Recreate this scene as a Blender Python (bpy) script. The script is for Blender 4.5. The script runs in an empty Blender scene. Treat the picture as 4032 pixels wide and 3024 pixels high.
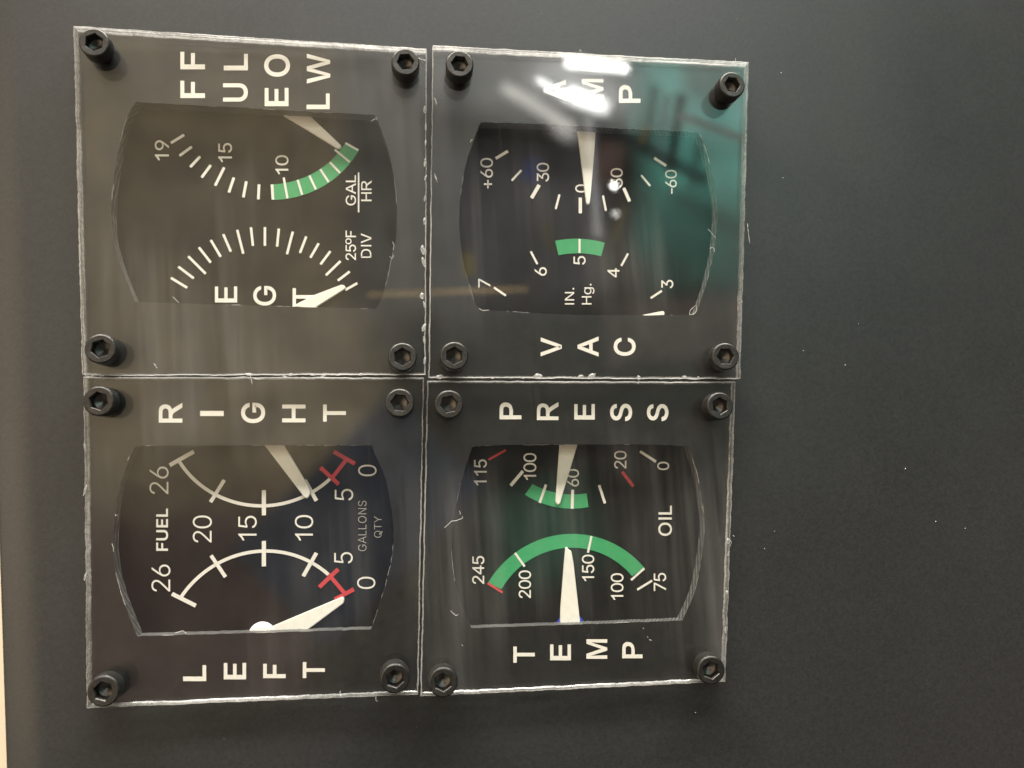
import bpy, bmesh, math, random
from mathutils import Vector, Matrix, noise
from mathutils.geometry import tessellate_polygon

random.seed(7)
scn = bpy.context.scene
COL = scn.collection
MM = 0.001

# ------------------------------------------------------------------ camera
# measured vanishing points of the plate edges give the tilt of the phone above the panel
FPX, CX, CY = 3350.0, 2016.0, 1512.0
PLATE_T = 1.95*MM          # acrylic thickness; the paper cards lie at z = 0
CAM_H = 0.137             # lens above the top of the plates
dh = Vector((28502.2-CX, 103.6+CY, -FPX)).normalized()
dv = Vector((-823.5-CX, 45380.3-CY, -FPX)).normalized()
if dv.y < 0: dv = -dv
nz = dh.cross(dv).normalized()
if nz.z < 0: nz = -nz
ax = dh
ay = nz.cross(ax).normalized()
R = Matrix((ax, ay, nz))                  # camera space -> world space
CAM = Vector((0, 0, PLATE_T+CAM_H))

def ray(px, py):
    return R @ Vector((px-CX, -(py-CY), -FPX))

def W(px, py, z=0.0):
    """point of the real plane at height z that the photograph shows at px, py"""
    d = ray(px, py)
    t = (z-CAM.z)/d.z
    return Vector((CAM.x+d.x*t, CAM.y+d.y*t, z))

cam_d = bpy.data.cameras.new('camera')
cam = bpy.data.objects.new('camera', cam_d)
COL.objects.link(cam)
cam_d.sensor_width = 36
cam_d.lens = 36*FPX/4032
cam_d.clip_start = 0.005
cam_d.clip_end = 50
cam.matrix_world = Matrix.Translation(CAM) @ R.to_4x4()
cam_d.dof.use_dof = True
cam_d.dof.focus_distance = 0.1395
cam_d.dof.aperture_fstop = 22
scn.camera = cam

# ------------------------------------------------------------------ colour management
scn.view_settings.view_transform = 'Standard'
scn.view_settings.look = 'None'
scn.view_settings.exposure = 0
scn.view_settings.gamma = 1
scn.view_settings.use_curve_mapping = False
scn.cycles.use_denoising = True
scn.cycles.max_bounces = 16
scn.cycles.transparent_max_bounces = 24
scn.cycles.sample_clamp_indirect = 6

# ------------------------------------------------------------------ world: a dim workshop overhead, its reflections painted as colour patches
world = bpy.data.worlds.new("World")
scn.world = world
world.use_nodes = True
wn, wl = world.node_tree.nodes, world.node_tree.links
wn.clear()

class NB:
    def __init__(s, nodes, links): s.n, s.l = nodes, links
    def math(s, op, a, b=None, c=None, clamp=False):
        m = s.n.new('ShaderNodeMath'); m.operation = op; m.use_clamp = clamp
        for i, v in enumerate((a, b, c)):
            if v is None: continue
            if isinstance(v, (int, float)): m.inputs[i].default_value = v
            else: s.l.new(v, m.inputs[i])
        return m.outputs[0]
    def mixc(s, fac, a, b):
        m = s.n.new('ShaderNodeMix'); m.data_type = 'RGBA'
        for k, v in ((0, fac), (6, a), (7, b)):
            if isinstance(v, (int, float)): m.inputs[k].default_value = v
            elif isinstance(v, tuple): m.inputs[k].default_value = (*v[:3], 1)
            else: s.l.new(v, m.inputs[k])
        return m.outputs[2]

nb = NB(wn, wl)
tc = wn.new('ShaderNodeTexCoord')
sep = wn.new('ShaderNodeSeparateXYZ')
wl.new(tc.outputs['Generated'], sep.inputs[0])
zc = nb.math('MAXIMUM', sep.outputs[2], 0.03)
U = nb.math('DIVIDE', sep.outputs[0], zc)      # tangent of the angle off the zenith, east
V = nb.math('DIVIDE', sep.outputs[1], zc)      # and north

def smooth_edge(dist, soft):
    m = wn.new('ShaderNodeMapRange'); m.interpolation_type = 'SMOOTHSTEP'
    wl.new(dist, m.inputs[0])
    m.inputs[1].default_value = -soft; m.inputs[2].default_value = soft
    m.inputs[3].default_value = 1; m.inputs[4].default_value = 0
    return m.outputs[0]

def patch(col_in, color, cpx, half, ang=0, soft=30, power=1.0, rnd=False):
    d = ray(*cpx)
    u0, v0 = d.x/-d.z, d.y/-d.z
    ca, sa = math.cos(math.radians(ang)), math.sin(math.radians(ang))
    du = nb.math('SUBTRACT', U, u0); dv_ = nb.math('SUBTRACT', V, v0)
    x = nb.math('ADD', nb.math('MULTIPLY', du, ca), nb.math('MULTIPLY', dv_, sa))
    y = nb.math('ADD', nb.math('MULTIPLY', du, -sa), nb.math('MULTIPLY', dv_, ca))
    if rnd:
        r = nb.math('SQRT', nb.math('ADD', nb.math('MULTIPLY', x, x), nb.math('MULTIPLY', y, y)))
        mask = smooth_edge(nb.math('SUBTRACT', r, half[0]/FPX), soft/FPX)
    else:
        mx = smooth_edge(nb.math('SUBTRACT', nb.math('ABSOLUTE', x), half[0]/FPX), soft/FPX)
        my = smooth_edge(nb.math('SUBTRACT', nb.math('ABSOLUTE', y), half[1]/FPX), soft/FPX)
        mask = nb.math('MULTIPLY', mx, my)
    if power != 1.0: mask = nb.math('MULTIPLY', mask, power)
    return nb.mixc(mask, col_in, color)

c = wn.new('ShaderNodeRGB'); c.outputs[0].default_value = (.13, .12, .105, 1)
c = c.outputs[0]
PATCHES = [
    ((3.0, 2.35, 1.6), (-5200, 1900), (3400, 2000), 0, 700, 1),     # unseen warm patch added for the glow along the left edge
    ((.5, .28, .18), (5400, 3900), (1500, 1100), 0, 500, 1),  # unseen reddish patch added to warm the sheen at lower right
    ((1.3, 1.02, .64), (560, 760), (860, 1320), 0, 170, 1),      # warm lit ceiling boards
    ((.80, .74, .64), (1560, 600), (200, 640), 0, 90, .9),
    ((.42, .25, .21), (620, 2420), (560, 380), 0, 160, .9),
    ((.20, .25, .36), (1420, 2040), (420, 260), 41, 40, .93),
    ((1.7, 1.65, 1.55), (1930, 290), (330, 150), -12, 100, 1),
    ((.52, .50, .51), (2050, 900), (340, 320), 0, 110, .9),
    ((.74, 2.5, 2.0), (2960, 640), (440, 440), -8, 110, 1),
    ((1.5, 3.4, 2.9), (2800, 330), (320, 230), 0, 120, .85),    # teal painted gantry
    ((.20, .70, .55), (2760, 960), (240, 200), 0, 120, .8),
    ((.55, .42, .36), (2660, 1290), (300, 120), 4, 45, .9),
    ((1.2, 1.35, 1.25), (2790, 300), (110, 90), 0, 60, .7),
    ((6.5, 6.4, 6.2), (2300, 330), (190, 90), -18, 120, .9),  # lens bloom around the fittings, painted as a soft halo
    ((70, 69, 67), (2350, 255), (128, 15), -7, 26, 1),      # lit fluorescent fittings
    ((60, 59, 57), (2310, 395), (84, 20), -22, 44, 1),
    ((34, 33.5, 32.5), (2175, 345), (70, 8), -30, 26, 1),
    ((5, 4.9, 4.9), (2335, 690), (10, 260), 0, 34, .8),  # white lens streak over the needle, painted in
    ((.16, .28, .26), (2560, 470), (22, 150), -14, 30, .7),
    ((.75, 1.2, 1.1), (2610, 500), (22, 150), -14, 18, .8),
    ((.14, .24, .22), (2660, 520), (24, 170), -14, 22, .9),
    ((.12, .16, .16), (2570, 600), (260, 30), -30, 26, .75),
    ((1.2, 1.28, 1.2), (2800, 500), (150, 20), -22, 12, .8),
    ((1.6, 2.6, 2.3), (2500, 400), (14, 130), -14, 22, .7),
    ((.25, .5, .45), (2740, 640), (16, 120), -16, 22, .6),
    ((.18, .55, .42), (2790, 850), (190, 46), -32, 50, .7),
    ((1.3, .85, .32), (2540, 530), (14, 40), -25, 14, .7),
    ((.28, .36, 1.0), (2095, 670), (34, 52), -20, 22, .8),
    ((.85, .52, .44), (2400, 640), (52, 90), -10, 36, .7),
    ((.85, .68, .22), (2440, 880), (16, 80), -22, 14, .6),
    ((.62, .50, .16), (2160, 930), (24, 60), 12, 26, .5),
    ((2.9, 2.05, 1.05), (1765, 1149), (318, 9), -.6, 10, .95),   # strip of bare wood overhead
    ((1.1, .88, .2), (1842, 1040), (24, 48), 0, 22, .8),
    ((.20, .66, .42), (2150, 2100), (200, 170), 10, 120, .8),
    ((10, 9.6, 8.8), (2120, 425), (170, 20), -34, 40, .8),
    ((7, 6.8, 6.4), (2225, 520), (50, 26), -32, 44, .7),
]
for col, cp, hf, an, so, pw in PATCHES:
    c = patch(c, col, cp, hf, an, so, pw)
for cp, r in (((2418, 732), 12), ((2424, 842), 12)):           # two bare bulbs far off
    c = patch(c, (60, 58, 56) if cp[1] < 800 else (16, 15.6, 15), cp, (r, r), 0, 9, 1, True)
cv = wn.new('ShaderNodeCombineXYZ'); wl.new(U, cv.inputs[0]); wl.new(V, cv.inputs[1])
wnz = wn.new('ShaderNodeTexNoise'); wnz.inputs['Scale'].default_value = 16; wnz.inputs['Detail'].default_value = 3
wl.new(cv.outputs[0], wnz.inputs[0])
mr = wn.new('ShaderNodeMapRange'); wl.new(wnz.outputs[0], mr.inputs[0])
mr.inputs[1].default_value = .3; mr.inputs[2].default_value = .7; mr.inputs[3].default_value = .72; mr.inputs[4].default_value = 1.25
bg = wn.new('ShaderNodeBackground')
vm = wn.new('ShaderNodeVectorMath'); vm.operation = 'SCALE'
wl.new(c, vm.inputs[0]); wl.new(mr.outputs[0], vm.inputs['Scale'])
wl.new(vm.outputs[0], bg.inputs[0]); bg.inputs[1].default_value = 1.0
wo = wn.new('ShaderNodeOutputWorld'); wl.new(bg.outputs[0], wo.inputs[0])

# ------------------------------------------------------------------ lamps
def area(name, loc, target, sx, sy, radiance, color):
    l = bpy.data.lights.new(name, 'AREA'); l.shape = 'RECTANGLE'; l.size = sx; l.size_y = sy
    l.energy = radiance*math.pi*sx*sy; l.color = color
    o = bpy.data.objects.new(name, l); COL.objects.link(o)
    o.location = loc
    d = Vector(target)-Vector(loc)
    zax = -d.normalized(); xax = Vector((1, 0, 0)); xax = (xax-zax*xax.dot(zax)).normalized()
    o.rotation_euler = Matrix((xax, zax.cross(xax), zax)).transposed().to_euler()
    return o

# rows of shop lights low beyond the top edge of the panel: the key light
area('shop_light', (0.05, 1.9, 0.63), (0.02, 0, 0), 2.6, .25, 112, (1, .955, .88))
# unseen lamp added outside the mirror view for sheen on the satin panel
area('sheen_lamp', (0.22, 1.08, 1.6), (0.22, 1.08, 0), 1.3, .12, 12, (.94, .98, 1))
# ------------------------------------------------------------------ materials
def mat(name):
    m = bpy.data.materials.new(name); m.use_nodes = True
    n, l = m.node_tree.nodes, m.node_tree.links
    n.clear()
    out = n.new('ShaderNodeOutputMaterial')
    return m, n, l, out

def noise_tex(n, l, scale, detail=4, rough=.6, stretch=None, tilt=0):
    t = n.new('ShaderNodeTexCoord')
    x = n.new('ShaderNodeTexNoise'); x.inputs['Scale'].default_value = scale
    x.inputs['Detail'].default_value = detail; x.inputs['Roughness'].default_value = rough
    if stretch:
        mp = n.new('ShaderNodeMapping'); mp.inputs['Scale'].default_value = stretch; mp.inputs['Rotation'].default_value = (0, 0, tilt)
        l.new(t.outputs['Object'], mp.inputs[0]); l.new(mp.outputs[0], x.inputs[0])
    else:
        l.new(t.outputs['Object'], x.inputs[0])
    return x.outputs[0]

def maprange(n, l, src, a, b, lo=.3, hi=.7):
    m = n.new('ShaderNodeMapRange'); l.new(src, m.inputs[0])
    m.inputs[1].default_value = lo; m.inputs[2].default_value = hi
    m.inputs[3].default_value = a; m.inputs[4].default_value = b
    return m.outputs[0]

def plain(name, col, col2=None, rough=.5, r2=None, scale=400, spec=.5, metal=0, bump=0, bscale=None, detail=4, rscale=None):
    m, n, l, out = mat(name)
    p = n.new('ShaderNodeBsdfPrincipled'); l.new(p.outputs[0], out.inputs[0])
    p.inputs['Specular IOR Level'].default_value = spec
    p.inputs['Metallic'].default_value = metal
    x = noise_tex(n, l, scale, detail)
    b = NB(n, l)
    l.new(b.mixc(maprange(n, l, x, 0, 1), col, col2 or tuple(v*.8 for v in col)), p.inputs['Base Color'])
    l.new(maprange(n, l, noise_tex(n, l, rscale or scale*.37, detail), rough, r2 if r2 is not None else rough*1.15), p.inputs['Roughness'])
    if bump:
        bp = n.new('ShaderNodeBump'); bp.inputs['Strength'].default_value = bump
        bp.inputs['Distance'].default_value = .0001
        l.new(noise_tex(n, l, bscale or scale*4, 3), bp.inputs['Height'])
        l.new(bp.outputs[0], p.inputs['Normal'])
    return m

M = {}
M['panel'] = plain('panel_paint', (.0125, .0130, .0133), (.0200, .0206, .0208), .32, .42, 1900, .5, 0, .16, 4200, rscale=28)
M['card'] = plain('black_card', (.006, .0057, .0055), (.012, .0112, .0105), .36, .46, 900, .55, 0, .08, 3000)
M['card_core'] = plain('paper_core', (.20, .19, .175), (.04, .037, .034), .8, .9, 1400, .2)
M['dial'] = plain('dial_black', (.011, .0106, .0102), (.015, .0143, .0136), .6, .7, 1200, .05)
M['ink'] = plain('white_print', (.80, .76, .70), (.74, .70, .64), .6, .7, 1800, .3)
M['ink_dim'] = plain('thin_white_print', (.36, .34, .31), (.46, .44, .40), .6, .7, 2500, .3)
M['green'] = plain('green_print', (.045, .30, .115), (.055, .34, .135), .55, .65, 1500, .3)
M['red'] = plain('red_print', (.62, .06, .06), (.50, .045, .05), .55, .65, 1500, .3)
M['needle'] = plain('needle_paint', (.86, .83, .75), (.78, .75, .68), .45, .6, 900, .4, 0, .3, 2500)
M['blue'] = plain('blue_plastic', (.03, .06, .55), None, .4, .5, 500)
M['steel'] = plain('black_oxide_steel', (.066, .064, .060), (.040, .039, .037), .36, .52, 1500, .5, .9, .2, 4000)
M['socket'] = plain('bare_socket_steel', (.10, .095, .09), (.06, .057, .054), .26, .4, 2200, .5, .8)
M['dust'] = plain('lint', (.62, .60, .56), (.5, .48, .45), .8, .9, 1000, .2)
M['table'] = plain('table_wood', (.74, .62, .47), (.68, .56, .41), .55, .65, 40, .3)

def clear_acrylic():
    m, n, l, out = mat('clear_acrylic')
    fr = n.new('ShaderNodeFresnel'); fr.inputs['IOR'].default_value = 1.49
    tr = n.new('ShaderNodeBsdfTransparent'); tr.inputs[0].default_value = (.965, .97, .965, 1)
    gl = n.new('ShaderNodeBsdfGlossy'); gl.inputs['Roughness'].default_value = .004
    mx = n.new('ShaderNodeMixShader')
    geo = n.new('ShaderNodeNewGeometry')
    # both faces of the slab reflect as air-to-acrylic
    fr.inputs['IOR'].default_value = 1.49
    b = NB(n, l)
    inv = b.math('ADD', b.math('MULTIPLY', geo.outputs['Backfacing'], 1/1.49-1.49), 1.49)
    # the Fresnel node flips the IOR on back faces by itself, so hand it the inverse there
    l.new(inv, fr.inputs['IOR'])
    l.new(fr.outputs[0], mx.inputs[0])
    l.new(tr.outputs[0], mx.inputs[1]); l.new(gl.outputs[0], mx.inputs[2])
    # fine handling haze and hairline scratches, plus lens-smear light painted as streaks
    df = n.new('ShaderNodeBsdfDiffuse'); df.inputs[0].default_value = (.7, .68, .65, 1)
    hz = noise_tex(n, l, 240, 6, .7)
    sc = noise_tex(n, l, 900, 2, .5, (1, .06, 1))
    smear_streak = noise_tex(n, l, 260, 3, .55, (1, .05, 1), .14)
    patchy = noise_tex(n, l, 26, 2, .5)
    smear_haze = b.math('MULTIPLY', maprange(n, l, smear_streak, 0, .050, .45, .74), maprange(n, l, patchy, 0, .85, .47, .64))
    h = b.math('ADD', smear_haze, b.math('ADD', maprange(n, l, hz, .0, .003, .35, .75), maprange(n, l, sc, 0, .008, .66, .8)))
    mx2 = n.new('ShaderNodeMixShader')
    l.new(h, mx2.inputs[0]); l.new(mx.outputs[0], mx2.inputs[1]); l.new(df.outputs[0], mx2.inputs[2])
    l.new(mx2.outputs[0], out.inputs[0])
    return m
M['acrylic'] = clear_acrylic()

def sawn_edge():
    m, n, l, out = mat('sawn_acrylic_edge')
    b = NB(n, l)
    tl = n.new('ShaderNodeBsdfTranslucent'); tl.inputs[0].default_value = (.70, .68, .645, 1)
    df = n.new('ShaderNodeBsdfDiffuse'); df.inputs[0].default_value = (.56, .54, .51, 1)
    tr = n.new('ShaderNodeBsdfTransparent'); tr.inputs[0].default_value = (.96, .96, .955, 1)
    gl = n.new('ShaderNodeBsdfGlossy'); gl.inputs['Roughness'].default_value = .25
    m1 = n.new('ShaderNodeMixShader'); m1.inputs[0].default_value = .5
    l.new(tl.outputs[0], m1.inputs[1]); l.new(df.outputs[0], m1.inputs[2])
    m0 = n.new('ShaderNodeMixShader'); m0.inputs[0].default_value = .1
    l.new(m1.outputs[0], m0.inputs[1]); l.new(gl.outputs[0], m0.inputs[2])
    x = noise_tex(n, l, 330, 6, .7)
    x2 = noise_tex(n, l, 2600, 3, .6, (1, 1, .25))
    saw = noise_tex(n, l, 2400, 2, .5, (.02, .02, 1))      # saw lines along the cut
    f = b.math('MULTIPLY', maprange(n, l, x, .38, .8, .3, .6), maprange(n, l, x2, .7, 1.05, .35, .65))
    f = b.math('MULTIPLY', f, maprange(n, l, saw, .35, 1.15, .38, .6), clamp=True)
    m2 = n.new('ShaderNodeMixShader'); l.new(f, m2.inputs[0])
    l.new(m0.outputs[0], m2.inputs[2]); l.new(tr.outputs[0], m2.inputs[1])
    l.new(m2.outputs[0], out.inputs[0])
    return m
M['edge'] = sawn_edge()

def burr_mat():
    m, n, l, out = mat('melted_acrylic_burr')
    tl = n.new('ShaderNodeBsdfTranslucent'); tl.inputs[0].default_value = (.85, .84, .82, 1)
    p = n.new('ShaderNodeBsdfPrincipled'); p.inputs['Base Color'].default_value = (.62, .61, .59, 1); p.inputs['Roughness'].default_value = .25
    tr = n.new('ShaderNodeBsdfTransparent')
    m1 = n.new('ShaderNodeMixShader'); m1.inputs[0].default_value = .55
    l.new(tl.outputs[0], m1.inputs[1]); l.new(p.outputs[0], m1.inputs[2])
    m2 = n.new('ShaderNodeMixShader')
    l.new(maprange(n, l, noise_tex(n, l, 1500, 3), .1, .7), m2.inputs[0])
    l.new(tr.outputs[0], m2.inputs[1]); l.new(m1.outputs[0], m2.inputs[2])
    l.new(m2.outputs[0], out.inputs[0])
    return m
M['burr'] = burr_mat()

def liner_mat():
    m, n, l, out = mat('layered_window_wall')
    p = n.new('ShaderNodeBsdfPrincipled'); l.new(p.outputs[0], out.inputs[0])
    b = NB(n, l)
    t = n.new('ShaderNodeTexCoord')
    wv = n.new('ShaderNodeTexWave'); wv.bands_direction = 'X'; wv.inputs['Scale'].default_value = 520
    wv.inputs['Distortion'].default_value = 1.5; wv.inputs['Detail'].default_value = 2; wv.inputs['Detail Scale'].default_value = 2
    mp = n.new('ShaderNodeMapping'); mp.inputs['Rotation'].default_value = (0, .45, 0)
    l.new(t.outputs['Object'], mp.inputs[0]); l.new(mp.outputs[0], wv.inputs[0])
    x = noise_tex(n, l, 500, 4)
    f = b.math('MULTIPLY', wv.outputs[1], maprange(n, l, x, .2, 1), clamp=True)
    l.new(b.mixc(f, (.06, .06, .059), (.21, .207, .20)), p.inputs['Base Color'])
    p.inputs['Roughness'].default_value = .5
    bp = n.new('ShaderNodeBump'); bp.inputs['Strength'].default_value = .5; bp.inputs['Distance'].default_value = .0002
    l.new(wv.outputs[1], bp.inputs['Height']); l.new(bp.outputs[0], p.inputs['Normal'])
    return m
M['liner'] = liner_mat()

# ------------------------------------------------------------------ mesh helpers
def add_obj(name, me, parent=None, mats=()):
    o = bpy.data.objects.new(name, me); COL.objects.link(o)
    for m in mats: me.materials.append(m)
    if parent is not None: o.parent = parent
    return o

def bm_obj(name, bm, mats, parent=None, smooth=False):
    me = bpy.data.meshes.new(name)
    bm.normal_update()
    bm.to_mesh(me); bm.free()
    if smooth:
        for p in me.polygons: p.use_smooth = True
    return add_obj(name, me, parent, mats)

def curve_slab(name, loops, z_top, thick, parent, mats, bevel=0):
    """flat sheet with an outline (first loop) and holes, thick below z_top"""
    cu = bpy.data.curves.new(name, 'CURVE'); cu.dimensions = '2D'; cu.fill_mode = 'BOTH'
    for lp in loops:
        s = cu.splines.new('POLY'); s.points.add(len(lp)-1); s.use_cyclic_u = True
        for p, v in zip(s.points, lp): p.co = (v[0], v[1], 0, 1)
    cu.extrude = thick/2
    t = bpy.data.objects.new(name, cu); COL.objects.link(t)
    dg = bpy.context.evaluated_depsgraph_get()
    me = bpy.data.meshes.new_from_object(t.evaluated_get(dg))
    bpy.data.objects.remove(t); bpy.data.curves.remove(cu)
    me.materials.clear()
    me.transform(Matrix.Translation((0, 0, z_top-thick/2)))
    o = add_obj(name, me, parent, mats)
    if len(mats) > 1:
        for p in me.polygons:
            p.material_index = 0 if abs(p.normal.z) > .7 else 1
    return o

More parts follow.
